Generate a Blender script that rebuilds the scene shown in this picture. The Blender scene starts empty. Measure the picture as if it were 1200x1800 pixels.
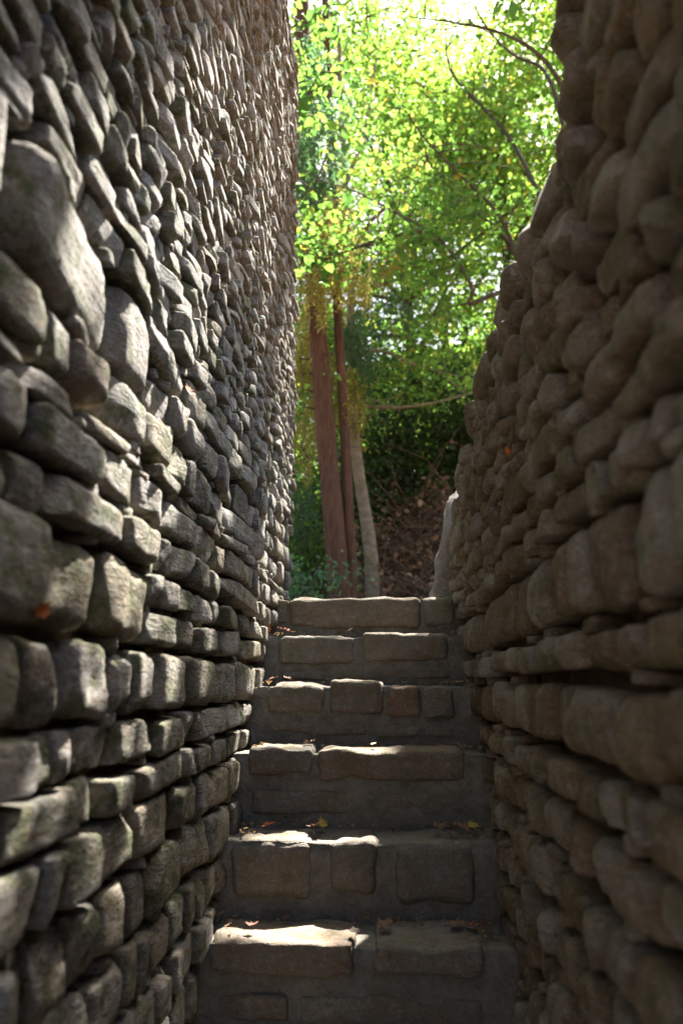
import bpy, math, random
import numpy as np
from mathutils import Vector, noise

random.seed(11)
rng = np.random.default_rng(11)
scene = bpy.context.scene
COL = scene.collection

# ------------------------------------------------------------------ camera
EYE = Vector((0.0, 0.0, 1.45))
PITCH, YAW = math.radians(12.73), math.radians(3.184)
cam_data = bpy.data.cameras.new('camera')
cam = bpy.data.objects.new('camera', cam_data)
COL.objects.link(cam)
cam.location = EYE
cam.rotation_euler = (math.radians(90) + PITCH, 0, YAW)
cam_data.sensor_fit = 'VERTICAL'
cam_data.sensor_height = 36.0
cam_data.sensor_width = 24.0
cam_data.lens = 27.0
cam_data.clip_start = 0.02
cam_data.clip_end = 500
cam_data.dof.use_dof = True
cam_data.dof.focus_distance = 2.9
cam_data.dof.aperture_fstop = 2.3
scene.camera = cam

# ------------------------------------------------------------------ sky, sun, exposure
SUN_DIR = Vector((0.215, 0.49, 0.85)).normalized()       # towards the sun: ahead, a little right, high
world = bpy.data.worlds.new('World')
scene.world = world
world.use_nodes = True
wn = world.node_tree
bg = wn.nodes['Background']
sky = wn.nodes.new('ShaderNodeTexSky')
sky.sky_type = 'NISHITA'
sky.sun_disc = False
sky.sun_elevation = math.asin(SUN_DIR.z)
sky.sun_rotation = math.atan2(SUN_DIR.x, SUN_DIR.y)
sky.air_density = 1.0
sky.dust_density = 4.0
wn.links.new(sky.outputs[0], bg.inputs[0])
bg.inputs[1].default_value = 0.05

sun_data = bpy.data.lights.new('sun', 'SUN')
sun = bpy.data.objects.new('sun', sun_data)
COL.objects.link(sun)
sun_data.energy = 5.0
sun_data.angle = math.radians(0.53)
sun_data.color = (1.0, 0.955, 0.88)
sun.location = (4, 10, 18)
sun.rotation_euler = (-SUN_DIR).to_track_quat('-Z', 'Y').to_euler()

vs = scene.view_settings
vs.view_transform = 'Standard'
vs.look = 'None'
vs.exposure = 2.95
vs.gamma = 1.0
vs.use_curve_mapping = False
scene.cycles.max_bounces = 5
scene.cycles.diffuse_bounces = 3
scene.cycles.glossy_bounces = 2
scene.cycles.transmission_bounces = 4
scene.cycles.sample_clamp_indirect = 6.0


# ------------------------------------------------------------------ helpers
def ray(px, py):
    """direction from the eye through a point of the 1200x1800 photograph"""
    c = Vector(((px - 600) / 1350, (900 - py) / 1350, -1))
    return cam.rotation_euler.to_matrix() @ c


def at(px, py, Y):
    d = ray(px, py)
    return EYE + d * (Y / d.y)


MAT_INV = cam.rotation_euler.to_matrix().transposed()


def project(p):
    c = MAT_INV @ (Vector(p) - EYE)
    if c.z > -0.05:
        return None
    return (600 + 1350 * c.x / -c.z, 900 - 1350 * c.y / -c.z)


def tag(o, label=None, cat=None, group=None, kind=None):
    if label: o['label'] = label
    if cat: o['category'] = cat
    if group: o['group'] = group
    if kind: o['kind'] = kind
    return o


def empty(name, loc=(0, 0, 0)):
    o = bpy.data.objects.new(name, None)
    o.empty_display_size = 0.1
    o.location = loc
    COL.objects.link(o)
    return o


def mesh_obj(name, verts, faces, mat, parent=None, attrs=None, smooth=True, origin=None):
    """verts in world space; origin = where the object's pivot goes"""
    V = np.asarray(verts, dtype=np.float64).reshape(-1, 3)
    me = bpy.data.meshes.new(name)
    ploc = Vector((0, 0, 0))
    q = parent
    while q is not None:
        ploc += q.location
        q = q.parent
    if origin is None:
        origin = ploc
    origin = Vector(origin)
    Vl = V - np.array(origin)
    F = faces
    if isinstance(F, np.ndarray):
        nf, k = F.shape
        me.vertices.add(len(Vl)); me.vertices.foreach_set('co', Vl.astype(np.float32).ravel())
        me.loops.add(nf * k); me.loops.foreach_set('vertex_index', F.astype(np.int32).ravel())
        me.polygons.add(nf)
        me.polygons.foreach_set('loop_start', np.arange(0, nf * k, k, dtype=np.int32))
        me.update(calc_edges=True)
    else:
        me.from_pydata([tuple(v) for v in Vl], [], F)
        me.update()
    if attrs:
        for an, av in attrs.items():
            a = me.attributes.new(an, 'FLOAT', 'POINT')
            a.data.foreach_set('value', np.asarray(av, dtype=np.float32))
    if smooth:
        me.polygons.foreach_set('use_smooth', np.ones(len(me.polygons), dtype=bool))
    me.materials.append(mat)
    o = bpy.data.objects.new(name, me)
    COL.objects.link(o)
    o.location = origin - ploc
    if parent is not None:
        o.parent = parent
    return o


# ------------------------------------------------------------------ materials
class NT:
    def __init__(self, name):
        self.m = bpy.data.materials.new(name)
        self.m.use_nodes = True
        self.t = self.m.node_tree
        self.t.nodes.clear()
        self.out = self.n('ShaderNodeOutputMaterial')

    def n(self, typ, **kw):
        nd = self.t.nodes.new(typ)
        for k, v in kw.items():
            setattr(nd, k, v)
        return nd

    def l(self, a, b):
        self.t.links.new(a, b)

    def attr(self, name):
        return self.n('ShaderNodeAttribute', attribute_name=name).outputs['Fac']

    def math(self, op, a, b=None, c=None, clamp=False):
        nd = self.n('ShaderNodeMath', operation=op, use_clamp=clamp)
        for i, v in enumerate((a, b, c)):
            if v is None: continue
            if isinstance(v, (int, float)): nd.inputs[i].default_value = v
            else: self.l(v, nd.inputs[i])
        return nd.outputs[0]

    def ramp(self, fac, stops, interp='LINEAR'):
        nd = self.n('ShaderNodeValToRGB')
        cr = nd.color_ramp
        cr.interpolation = interp
        while len(cr.elements) < len(stops): cr.elements.new(0.5)
        for e, (p, c) in zip(cr.elements, stops):
            e.position = p
            e.color = (*c, 1) if len(c) == 3 else c
        self.l(fac, nd.inputs[0])
        return nd.outputs[0]

    def mix(self, fac, a, b, blend='MIX'):
        nd = self.n('ShaderNodeMix', data_type='RGBA', blend_type=blend)
        if isinstance(fac, (int, float)): nd.inputs[0].default_value = fac
        else: self.l(fac, nd.inputs[0])
        for i, v in ((6, a), (7, b)):
            if isinstance(v, tuple): nd.inputs[i].default_value = (*v, 1)
            else: self.l(v, nd.inputs[i])
        return nd.outputs[2]

    def noise(self, vec, scale, detail=4, rough=0.6, dist=0.0):
        nd = self.n('ShaderNodeTexNoise')
        nd.inputs['Scale'].default_value = scale
        nd.inputs['Detail'].default_value = detail
        nd.inputs['Roughness'].default_value = rough
        nd.inputs['Distortion'].default_value = dist
        self.l(vec, nd.inputs['Vector'])
        return nd.outputs[0]

    def pos(self, offset=None, scale=(1, 1, 1)):
        p = self.n('ShaderNodeNewGeometry').outputs['Position']
        if offset is not None:
            cb = self.n('ShaderNodeCombineXYZ')
            for i in range(3): self.l(self.math('MULTIPLY', offset, (37.0, 19.0, 53.0)[i]), cb.inputs[i])
            v = self.n('ShaderNodeVectorMath', operation='ADD')
            self.l(p, v.inputs[0]); self.l(cb.outputs[0], v.inputs[1])
            p = v.outputs[0]
        if scale != (1, 1, 1):
            v = self.n('ShaderNodeVectorMath', operation='MULTIPLY')
            self.l(p, v.inputs[0]); v.inputs[1].default_value = scale
            p = v.outputs[0]
        return p

    def principled(self, col, rough=0.9, bump=None, bstr=0.5, bdist=0.01, spec=0.3):
        b = self.n('ShaderNodeBsdfPrincipled')
        if isinstance(col, tuple): b.inputs['Base Color'].default_value = (*col, 1)
        else: self.l(col, b.inputs['Base Color'])
        if isinstance(rough, (int, float)): b.inputs['Roughness'].default_value = rough
        else: self.l(rough, b.inputs['Roughness'])
        b.inputs['Specular IOR Level'].default_value = spec
        if bump is not None:
            bn = self.n('ShaderNodeBump')
            bn.inputs['Strength'].default_value = bstr
            bn.inputs['Distance'].default_value = bdist
            self.l(bump, bn.inputs['Height'])
            self.l(bn.outputs[0], b.inputs['Normal'])
        self.l(b.outputs[0], self.out.inputs[0])
        return b


def stone_material(name, cols, lichen, moss, rust, bstr=0.9):
    k = NT(name)
    tint = k.attr('tint')
    p = k.pos(tint)
    base = k.ramp(tint, cols)
    big = k.noise(p, 9, 3, 0.55)
    mid = k.noise(p, 42, 5, 0.72, 0.0)
    fine = k.noise(p, 170, 3, 0.7)
    strat = k.noise(k.pos(tint, (1, 1, 4.5)), 16, 4, 0.6, 0.6)
    c = k.mix(k.ramp(big, [(0.35, (0, 0, 0)), (0.7, (1, 1, 1))]), base,
              k.mix(0.55, base, (0.17, 0.115, 0.06)))
    c = k.mix(k.math('MULTIPLY', k.ramp(strat, [(0.5, (0, 0, 0)), (0.66, (1, 1, 1))]), rust), c, (0.24, 0.125, 0.05))
    c = k.mix(k.math('MULTIPLY', k.ramp(mid, [(0.5, (0, 0, 0)), (0.72, (1, 1, 1))]), lichen), c, (0.52, 0.505, 0.47))
    mm = k.noise(p, 13, 4, 0.7)
    c = k.mix(k.math('MULTIPLY', k.ramp(mm, [(0.5, (0, 0, 0)), (0.62, (1, 1, 1))]), moss), c, (0.10, 0.115, 0.04))
    c = k.mix(0.55, c, k.ramp(fine, [(0.3, (0.3, 0.3, 0.3)), (0.58, (1, 1, 1))]), 'MULTIPLY')
    h = k.math('ADD', k.math('MULTIPLY', mid, 0.75), k.math('ADD', k.math('MULTIPLY', fine, 0.28), k.math('MULTIPLY', strat, 0.6)))
    k.principled(c, 0.88, h, bstr, 0.03, 0.25)
    return k.m


M = {}
M['stone_left'] = stone_material('stone_left', [(0.0, (0.20, 0.19, 0.155)), (0.3, (0.32, 0.305, 0.275)), (0.5, (0.40, 0.375, 0.345)), (0.66, (0.24, 0.225, 0.155)),
                                                (0.8, (0.40, 0.33, 0.265)), (0.9, (0.33, 0.32, 0.30)), (1.0, (0.45, 0.42, 0.39))], 0.75, 0.8, 0.3)
M['stone_right'] = stone_material('stone_right', [(0.0, (0.16, 0.125, 0.09)), (0.2, (0.33, 0.26, 0.18)), (0.4, (0.26, 0.235, 0.20)), (0.6, (0.42, 0.39, 0.34)),
                                                  (0.8, (0.22, 0.17, 0.11)), (1.0, (0.45, 0.43, 0.40))], 0.5, 0.5, 0.45)
M['stone_step'] = stone_material('stone_step', [(0.0, (0.20, 0.18, 0.15)), (0.25, (0.26, 0.235, 0.20)), (0.5, (0.21, 0.20, 0.175)), (0.7, (0.235, 0.19, 0.15)),
                                                (0.85, (0.26, 0.175, 0.135)), (1.0, (0.30, 0.275, 0.24))], 0.3, 0.3, 0.3, 0.55)
M['stone_pale'] = stone_material('stone_pale', [(0.0, (0.42, 0.39, 0.35)), (1.0, (0.5, 0.48, 0.45))], 0.5, 0.1, 0.2)


def soil_like(name, c1, c2, s=30, bstr=0.8, bdist=0.02):
    k = NT(name)
    p = k.pos()
    n1, n2 = k.noise(p, s, 5, 0.7), k.noise(p, s * 5, 3, 0.7)
    c = k.mix(k.ramp(n1, [(0.35, (0, 0, 0)), (0.65, (1, 1, 1))]), c1, c2)
    c = k.mix(0.5, c, k.ramp(n2, [(0.3, (0.5, 0.5, 0.5)), (0.6, (1, 1, 1))]), 'MULTIPLY')
    k.principled(c, 0.95, k.math('ADD', n1, k.math('MULTIPLY', n2, 0.35)), bstr, bdist, 0.15)
    return k.m


M['core'] = soil_like('wall_earth', (0.10, 0.065, 0.035), (0.16, 0.115, 0.07), 24)
M['mortar'] = soil_like('mortar', (0.155, 0.14, 0.115), (0.25, 0.23, 0.195), 14, 0.9, 0.02)
M['soil'] = soil_like('forest_soil', (0.10, 0.062, 0.036), (0.19, 0.115, 0.07), 6, 1.0, 0.05)
M['path'] = soil_like('path_earth', (0.20, 0.155, 0.11), (0.27, 0.22, 0.17), 9, 0.6, 0.02)


def bark_material(name, c1, c2, vs_=(14, 14, 1.6), bdist=0.03, bands=0.0):
    k = NT(name)
    p = k.pos(None, vs_)
    n1 = k.noise(p, 3.0, 5, 0.65, 0.4)
    n2 = k.noise(k.pos(), 7, 3, 0.6)
    c = k.mix(k.ramp(n1, [(0.35, (0, 0, 0)), (0.65, (1, 1, 1))]), c1, c2)
    c = k.mix(k.math('MULTIPLY', n2, 0.5), c, tuple(x * 0.55 for x in c1))
    k.principled(c, 0.9, n1, 0.9, bdist, 0.2)
    return k.m


M['bark_red'] = bark_material('bark_red', (0.10, 0.052, 0.034), (0.235, 0.125, 0.08))
M['bark_pale'] = bark_material('bark_pale', (0.22, 0.175, 0.11), (0.40, 0.34, 0.24), (3, 3, 5), 0.012)
M['bark_grey'] = bark_material('bark_grey', (0.085, 0.065, 0.05), (0.18, 0.145, 0.115), (8, 8, 3), 0.02)
M['bark_tan'] = bark_material('bark_tan', (0.24, 0.19, 0.14), (0.38, 0.33, 0.27), (8, 8, 3), 0.01)
M['twig_dead'] = bark_material('twig_dead', (0.16, 0.10, 0.065), (0.34, 0.23, 0.155), (5, 5, 5), 0.01)


def leaf_material(name, stops, trans=0.55, gloss=0.5, through=(2.4, 2.9, 2.0)):
    k = NT(name)
    t = k.attr('tint')
    c = k.ramp(t, stops)
    d = k.n('ShaderNodeBsdfPrincipled')
    k.l(c, d.inputs['Base Color'])
    d.inputs['Roughness'].default_value = gloss
    d.inputs['Specular IOR Level'].default_value = 0.35
    tr = k.n('ShaderNodeBsdfTranslucent')
    # light that comes through a leaf is yellower and more saturated than what it reflects
    k.l(k.mix(1.0, c, through, 'MULTIPLY'), tr.inputs[0])
    mx = k.n('ShaderNodeMixShader')
    mx.inputs[0].default_value = trans
    k.l(d.outputs[0], mx.inputs[1]); k.l(tr.outputs[0], mx.inputs[2])
    k.l(mx.outputs[0], k.out.inputs[0])
    return k.m


M['leaf_green'] = leaf_material('leaf_green', [(0, (0.045, 0.085, 0.022)), (0.5, (0.075, 0.125, 0.028)), (0.93, (0.12, 0.165, 0.035)), (1, (0.24, 0.15, 0.03))])
M['leaf_lime'] = leaf_material('leaf_lime', [(0, (0.07, 0.115, 0.025)), (0.6, (0.115, 0.165, 0.032)), (0.9, (0.19, 0.21, 0.04)), (1, (0.30, 0.15, 0.04))], 0.65, 0.5, (2.7, 3.2, 2.4))
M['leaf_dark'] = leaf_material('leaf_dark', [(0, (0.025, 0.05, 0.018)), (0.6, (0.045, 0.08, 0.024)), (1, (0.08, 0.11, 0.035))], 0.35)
M['leaf_blue'] = leaf_material('leaf_blue', [(0, (0.05, 0.10, 0.06)), (0.6, (0.09, 0.15, 0.08)), (1, (0.13, 0.19, 0.09))], 0.45)
M['leaf_yellow'] = leaf_material('leaf_yellow', [(0, (0.22, 0.21, 0.06)), (0.5, (0.38, 0.34, 0.09)), (1, (0.46, 0.38, 0.12))], 0.6, 0.5, (1.7, 1.75, 1.5))
M['leaf_brown'] = leaf_material('leaf_brown', [(0, (0.13, 0.065, 0.038)), (0.5, (0.25, 0.13, 0.075)), (1, (0.40, 0.25, 0.16))], 0.3, 0.8)


def flat_leaf_material(name, col):
    k = NT(name)
    n1 = k.noise(k.pos(), 120, 3, 0.6)
    c = k.mix(k.ramp(n1, [(0.4, (0, 0, 0)), (0.7, (1, 1, 1))]), col, tuple(x * 0.45 for x in col))
    k.principled(c, 0.7, n1, 0.3, 0.004, 0.3)
    return k.m


M['fallen_orange'] = flat_leaf_material('fallen_orange', (0.48, 0.15, 0.04))
M['fallen_red'] = flat_leaf_material('fallen_red', (0.23, 0.075, 0.05))
M['fallen_brown'] = flat_leaf_material('fallen_brown', (0.23, 0.12, 0.065))
M['fallen_dark'] = flat_leaf_material('fallen_dark', (0.075, 0.048, 0.035))
M['fallen_yellow'] = flat_leaf_material('fallen_yellow', (0.46, 0.36, 0.06))
M['fallen_pale'] = flat_leaf_material('fallen_pale', (0.50, 0.38, 0.27))


# ------------------------------------------------------------------ stones
_grid_cache = {}


def stone_grid(k):
    """unit cube surface without its back (-x) face, vertices merged, denser towards the edges"""
    if k in _grid_cache: return _grid_cache[k]
    idx = {}; V = []; F = []
    us = [math.sin(math.pi / 2 * (-1 + 2 * i / k)) * 0.75 + 0.25 * (-1 + 2 * i / k) for i in range(k + 1)]

    def vid(p):
        q = tuple(round(c, 5) for c in p)
        if q not in idx:
            idx[q] = len(V); V.append(p)
        return idx[q]
    for f in range(5):
        for i in range(k):
            for j in range(k):
                q = []
                for (a, b) in ((i, j), (i + 1, j), (i + 1, j + 1), (i, j + 1)):
                    s, t = us[a], us[b]
                    p = [(1, s, t), (s, t, 1), (t, s, -1), (t, 1, s), (s, -1, t)][f]
                    q.append(vid(p))
                F.append(q)
    _grid_cache[k] = (np.array(V), np.array(F))
    return _grid_cache[k]


def make_stone(c, dims, k, r, nplanes, rough, axis, rot=(0, 0, 0), warp=0.0):
    """one rough stone; local +x is the face that shows. axis: +1 face looks to +X, -1 to -X, 'Y' to -Y"""
    V, F = stone_grid(k)
    a = np.array(dims) / 2
    P = V * a
    rr = r * min(a[1], a[2], a[0] * 1.2)
    inn = np.maximum(a - rr, 1e-4)
    cl = np.clip(P, -inn, inn)
    d = P - cl
    n = np.linalg.norm(d, axis=1, keepdims=True)
    P = cl + d / np.maximum(n, 1e-9) * np.minimum(rr, np.maximum(n, 0) * 10)
    # split faces: flatten everything beyond a few random planes
    for i in range(nplanes):
        nv = rng.normal(size=3); nv[0] = abs(nv[0]) + 0.55; nv /= np.linalg.norm(nv)
        sup = np.abs(nv) @ a
        lim = sup * rng.uniform(0.66, 0.9)
        dd = P @ nv - lim
        P = P - np.outer(np.maximum(dd, 0) * 0.92, nv)
    # lumps
    seed = Vector(rng.uniform(-50, 50, 3))
    nrm = P / a
    nrm /= np.maximum(np.linalg.norm(nrm, axis=1, keepdims=True), 1e-6)
    s1 = 1.1 / max(min(a[1], a[2]), 0.02)
    amp = rough * min(a[1], a[2])
    for i in range(len(P)):
        v = Vector(P[i])
        q = noise.noise(v * s1 * 0.55 + seed) * 1.0 + noise.noise(v * s1 * 1.5 + seed) * 0.55 + (abs(noise.noise(v * s1 * 3.1 + seed)) - 0.25) * 0.5
        P[i] += nrm[i] * q * amp
        if warp:
            P[i] += np.array(noise.noise_vector(v * 9 + seed)) * warp + np.array(noise.noise_vector(v * 28 + seed)) * warp * 0.45
    # small turn of the whole stone
    cy, sy = math.cos(rot[2]), math.sin(rot[2])
    P = np.stack([P[:, 0] * cy - P[:, 1] * sy, P[:, 0] * sy + P[:, 1] * cy, P[:, 2]], 1)
    cx, sx = math.cos(rot[0]), math.sin(rot[0])
    P = np.stack([P[:, 0], P[:, 1] * cx - P[:, 2] * sx, P[:, 1] * sx + P[:, 2] * cx], 1)
    cp, sp = math.cos(rot[1]), math.sin(rot[1])
    P = np.stack([P[:, 0] * cp + P[:, 2] * sp, P[:, 1], -P[:, 0] * sp + P[:, 2] * cp], 1)
    if axis == -1:
        P = P * np.array([-1, 1, 1]); F = F[:, ::-1]
    elif axis == 'Y':                      # face to -Y
        P = np.stack([P[:, 1], -P[:, 0], P[:, 2]], 1)
    elif axis == '+Y':
        P = np.stack([-P[:, 1], P[:, 0], P[:, 2]], 1)
    return P + np.array(c), F


def on_screen_area(c, L, H):
    p = [project((c[0], c[1] + s * L / 2, c[2] + t * H / 2)) for s, t in ((-1, -1), (1, -1), (1, 1), (-1, 1))]
    if any(q is None for q in p): return 0
    xs = [min(max(q[0], 0), 1200) for q in p]; ys = [min(max(q[1], 0), 1800) for q in p]
    if max(xs) - min(xs) < 1 or max(ys) - min(ys) < 1: return 0
    A = 0
    for i in range(4):
        A += xs[i] * ys[(i + 1) % 4] - xs[(i + 1) % 4] * ys[i]
    return abs(A) / 2


def stone_cells(y0, y1, h0, h1, splits, mean, split_p):
    """cells (ya, yb, ha, hb) of one course between y0 and y1"""
    ys = [y0]
    if splits:
        first = splits[0]
        while ys[-1] < first - mean * 1.6: ys.append(ys[-1] + mean * random.uniform(0.7, 1.4))
        ys += [s for s in splits if s > ys[-1] + 0.02]
    while ys[-1] < y1 - mean * 0.75:
        t = mean * random.choice((0.55, 0.75, 0.9, 1.0, 1.2, 1.45, 1.8)) * random.uniform(0.85, 1.15)
        if ys[-1] + t > y1 - mean * 0.5: break
        ys.append(ys[-1] + t)
    ys.append(y1)
    out = []
    for a, b in zip(ys[:-1], ys[1:]):
        if not splits and h1 - h0 > 0.075 and random.random() < split_p:
            m = h0 + (h1 - h0) * random.uniform(0.38, 0.62)
            out += [(a, b, h0, m), (a, b, m, h1)]
        else:
            out.append((a, b, h0, h1))
    return out


def build_wall_stones(root, cells, X, axis, mat, depth, style, gap):
    """cells -> up to 300 separate stones, the rest joined as one part"""
    recs = []
    for (a, b, h0, h1) in cells:
        L, H = b - a, h1 - h0
        z = EYE.z + (h0 + h1) / 2
        recs.append((on_screen_area((X, (a + b) / 2, z), L, H), a, b, h0, h1))
    recs.sort(key=lambda q: -q[0])
    SV, SF, ST = [], [], []; off = 0
    for i, (area, a, b, h0, h1) in enumerate(recs):
        L, H = b - a, h1 - h0
        gp = gap * min(1.0, 0.35 + H * 5.5)
        ch = H - gp * random.uniform(0.8, 1.5)
        clen = L - gp * random.uniform(*style['end'])
        prot = random.gauss(0, style['prot'])
        if random.random() < 0.12: prot += style['prot']
        cx = X + (prot - depth / 2) * axis
        cz = EYE.z + (h0 + h1) / 2 + random.uniform(-1, 1) * style['wob'] + 0.014 * noise.noise(Vector(((a + b) * 0.9, h0 * 1.2 + axis * 7, 1.5)))
        k = 15 if area > 6000 else 10 if area > 1500 else 7 if area > 300 else 4 if area > 80 else 3 if area > 0 else 2
        V, F = make_stone((cx, (a + b) / 2, cz), (depth, clen, ch), k, random.uniform(*style['r']), random.randint(*style['planes']),
                          random.uniform(*style['rough']), axis,
                          (random.gauss(0, style['tilt']), random.gauss(0, style['tilt'] * 1.2), random.gauss(0, style['turn'])))
        t = random.random()
        if i < 300:
            mesh_obj('stone', V, F, mat, root, {'tint': np.full(len(V), t)}, True, (cx, (a + b) / 2, cz))
        else:
            SV.append(V); SF.append(F + off); ST.append(np.full(len(V), t)); off += len(V)
    for (area, a, b, h0, h1) in recs:
        if area > 150 and random.random() < 0.42:
            y = random.uniform(a, b); hh = min(0.03, (h1 - h0) * 0.35) * random.uniform(0.6, 1.1)
            V, F = make_stone((X - 0.045 * axis, y, EYE.z + h0 + random.uniform(-.003, .003)), (0.07, random.uniform(0.025, 0.07), hh), 4, 0.4, 2, 0.15, axis,
                              (random.gauss(0, .15), 0, random.gauss(0, .2)))
            SV.append(V); SF.append(F + off); ST.append(np.full(len(V), random.random())); off += len(V)
    if SV:
        tag(mesh_obj('small_stones', np.concatenate(SV), np.concatenate(SF), mat, root, {'tint': np.concatenate(ST)}), kind='stuff')


def rough_slab(x0, x1, y0, y1, z0, z1, step=0.12, amp=0.012, skip_bottom=True):
    """lumpy box"""
    nx, ny, nz = [max(2, int((b - a) / step)) for a, b in ((x0, x1), (y0, y1), (z0, z1))]
    idx = {}; V = []; F = []

    def vid(i, j, k):
        if (i, j, k) not in idx:
            p = Vector((x0 + (x1 - x0) * i / nx, y0 + (y1 - y0) * j / ny, z0 + (z1 - z0) * k / nz))
            d = noise.noise_vector(p * 6) * amp + noise.noise_vector(p * 19) * amp * 0.5
            idx[(i, j, k)] = len(V); V.append(tuple(p + d))
        return idx[(i, j, k)]
    for i in range(nx):
        for j in range(ny):
            F.append((vid(i, j, nz), vid(i + 1, j, nz), vid(i + 1, j + 1, nz), vid(i, j + 1, nz)))
            if not skip_bottom: F.append((vid(i, j, 0), vid(i, j + 1, 0), vid(i + 1, j + 1, 0), vid(i + 1, j, 0)))
        for k in range(nz):
            F.append((vid(i, 0, k), vid(i + 1, 0, k), vid(i + 1, 0, k + 1), vid(i, 0, k + 1)))
            F.append((vid(i, ny, k), vid(i, ny, k + 1), vid(i + 1, ny, k + 1), vid(i + 1, ny, k)))
    for j in range(ny):
        for k in range(nz):
            F.append((vid(0, j, k), vid(0, j, k + 1), vid(0, j + 1, k + 1), vid(0, j + 1, k)))
            F.append((vid(nx, j, k), vid(nx, j + 1, k), vid(nx, j + 1, k + 1), vid(nx, j, k + 1)))
    return V, F


# ================================================================== ground, landing, path
UP = 1.78                                   # level of the terrace behind the walls


def ground_height(x, y):
    inside = -0.95 < x < 0.75 and y < 3.72
    if inside: return -0.12
    z = UP
    if y > 7.5:
        right = 1 / (1 + math.exp(-(x + 0.25) * 3.0))
        s = min(1, max(0, (y - 8.9) / 2.6)); s = s * s * (3 - 2 * s)
        z += (0.25 + 2.1 * right) * s + max(0, y - 11) * 0.17
        z = min(z, UP + 12)
    z += 0.10 * noise.noise(Vector((x * 0.5, y * 0.5, 0))) * min(1, max(0, (y - 5) / 3))
    z += 0.6 * noise.noise(Vector((x * 0.08, y * 0.08, 3))) * min(1, max(0, (y - 12) / 10))
    return z


gx = [-160, -110, -70, -45, -30, -20, -14, -10, -7, -5, -3.6, -2.6, -1.9, -1.4, -1.0, -0.9, -0.3, 0.3, 0.7, 0.8, 1.2, 1.7, 2.3, 3, 3.8, 4.8, 6, 7.5, 9.5, 12, 16, 22, 30, 45, 70, 110, 160]
gy = [-160, -90, -40, -15, -6, -2, 0, 2, 3.69, 3.75, 4.5, 5.5, 6.5, 7.3, 8, 8.7, 9.5, 10.3, 11.2, 12, 13, 14, 15, 16.5, 18, 20, 23, 27, 32, 40, 52, 70, 100, 160]
V = [(x, y, ground_height(x, y)) for y in gy for x in gx]
n = len(gx)
F = np.array([(j * n + i, j * n + i + 1, (j + 1) * n + i + 1, (j + 1) * n + i) for j in range(len(gy) - 1) for i in range(n - 1)])
tag(mesh_obj('ground', V, F, M['soil']), kind='structure')
V, F = rough_slab(-0.60, 0.45, -2.5, 1.90, -0.11, 0.0, 0.15, 0.006)
tag(mesh_obj('landing', V, F, M['mortar']), kind='structure')
V, F = rough_slab(-0.9, 1.0, 3.95, 7.6, UP - 0.06, UP + 0.03, 0.2, 0.012)
tag(mesh_obj('path', V, F, M['path']), kind='structure')

# ================================================================== left wall
XL, XR = -0.52, 0.335
END_L, END_R = 4.36, 3.98
wall_l = empty('stone_wall', (-0.85, 2.0, 0))
tag(wall_l, 'tall grey fieldstone wall on the left side of the steps, dappled with sun', 'wall')
V, F = rough_slab(-1.15, XL - 0.065, -0.6, END_L - 0.03, -0.1, EYE.z + 4.02, 0.15, 0.014)
mesh_obj('wall_core', V, F, M['core'], wall_l)

traced = {(-0.375, -0.25): [1.242, 1.324, 1.462, 1.694, 2.006, 2.26], (-0.25, -0.163): [1.366, 1.5, 1.662, 2.088],
          (-0.163, -0.066): [1.268, 1.344, 1.54, 1.794, 2.06, 2.192, 2.39, 2.89], (-0.066, 0.084): [1.294, 1.504, 1.604, 1.762, 2.028, 2.402, 2.736, 3.03],
          (0.084, 0.26): [1.158, 1.422, 1.684, 1.908, 2.15, 2.458, 2.868, 3.274], (0.26, 0.355): [1.142, 1.498, 1.708, 1.822, 2.074, 2.242, 2.446, 3.254],
          (0.355, 0.455): [1.094, 1.384, 1.588, 1.76, 2.076, 2.334], (0.455, 0.503): [1.028, 1.292, 1.498, 1.666, 1.968],
          (0.503, 0.62): [1.22, 1.364, 1.608], (0.62, 0.83): [0.96, 1.40, 1.60], (0.83, 0.905): [1.02, 1.22, 1.41]}
bands = [(-1.45, -1.29), (-1.29, -1.15), (-1.15, -1.0), (-1.0, -0.88), (-0.88, -0.76), (-0.76, -0.65), (-0.65, -0.52), (-0.52, -0.375)] + list(traced)
h = 0.905
while h < 3.95:
    t = random.choice((0.036, 0.042, 0.046, 0.05, 0.056, 0.066)) * (1.2 if h < 1.2 else 1.0)
    bands.append((h, h + t)); h += t
cells = []
for b in bands:
    near = -0.5 if b[1] < 1.2 else 0.7
    cs = stone_cells(near, END_L - random.uniform(-0.03, 0.05), b[0], b[1], traced.get(b), 0.165 if b[0] < 0.9 else 0.10, 0.0)
    # the big course breaks up into smaller ones farther along
    for (a, c, h0, h1) in cs:
        if h1 - h0 > 0.16 and a > 1.55 and c - a < 0.5:
            cells += [(a, c, h0, (h0 + h1) / 2), (a, (a + c) / 2, (h0 + h1) / 2, h1), ((a + c) / 2, c, (h0 + h1) / 2, h1)] if random.random() < 0.5 else [(a, c, h0, h0 * .45 + h1 * .55), (a, c, h0 * .45 + h1 * .55, h1)]
        else:
            cells.append((a, c, h0, h1))
build_wall_stones(wall_l, cells, XL, 1, M['stone_left'], 0.17,
                  dict(prot=0.007, wob=0.003, r=(0.25, 0.5), planes=(1, 4), rough=(0.08, 0.15), tilt=0.03, turn=0.07, end=(0.25, 0.8)), 0.017)

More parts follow.
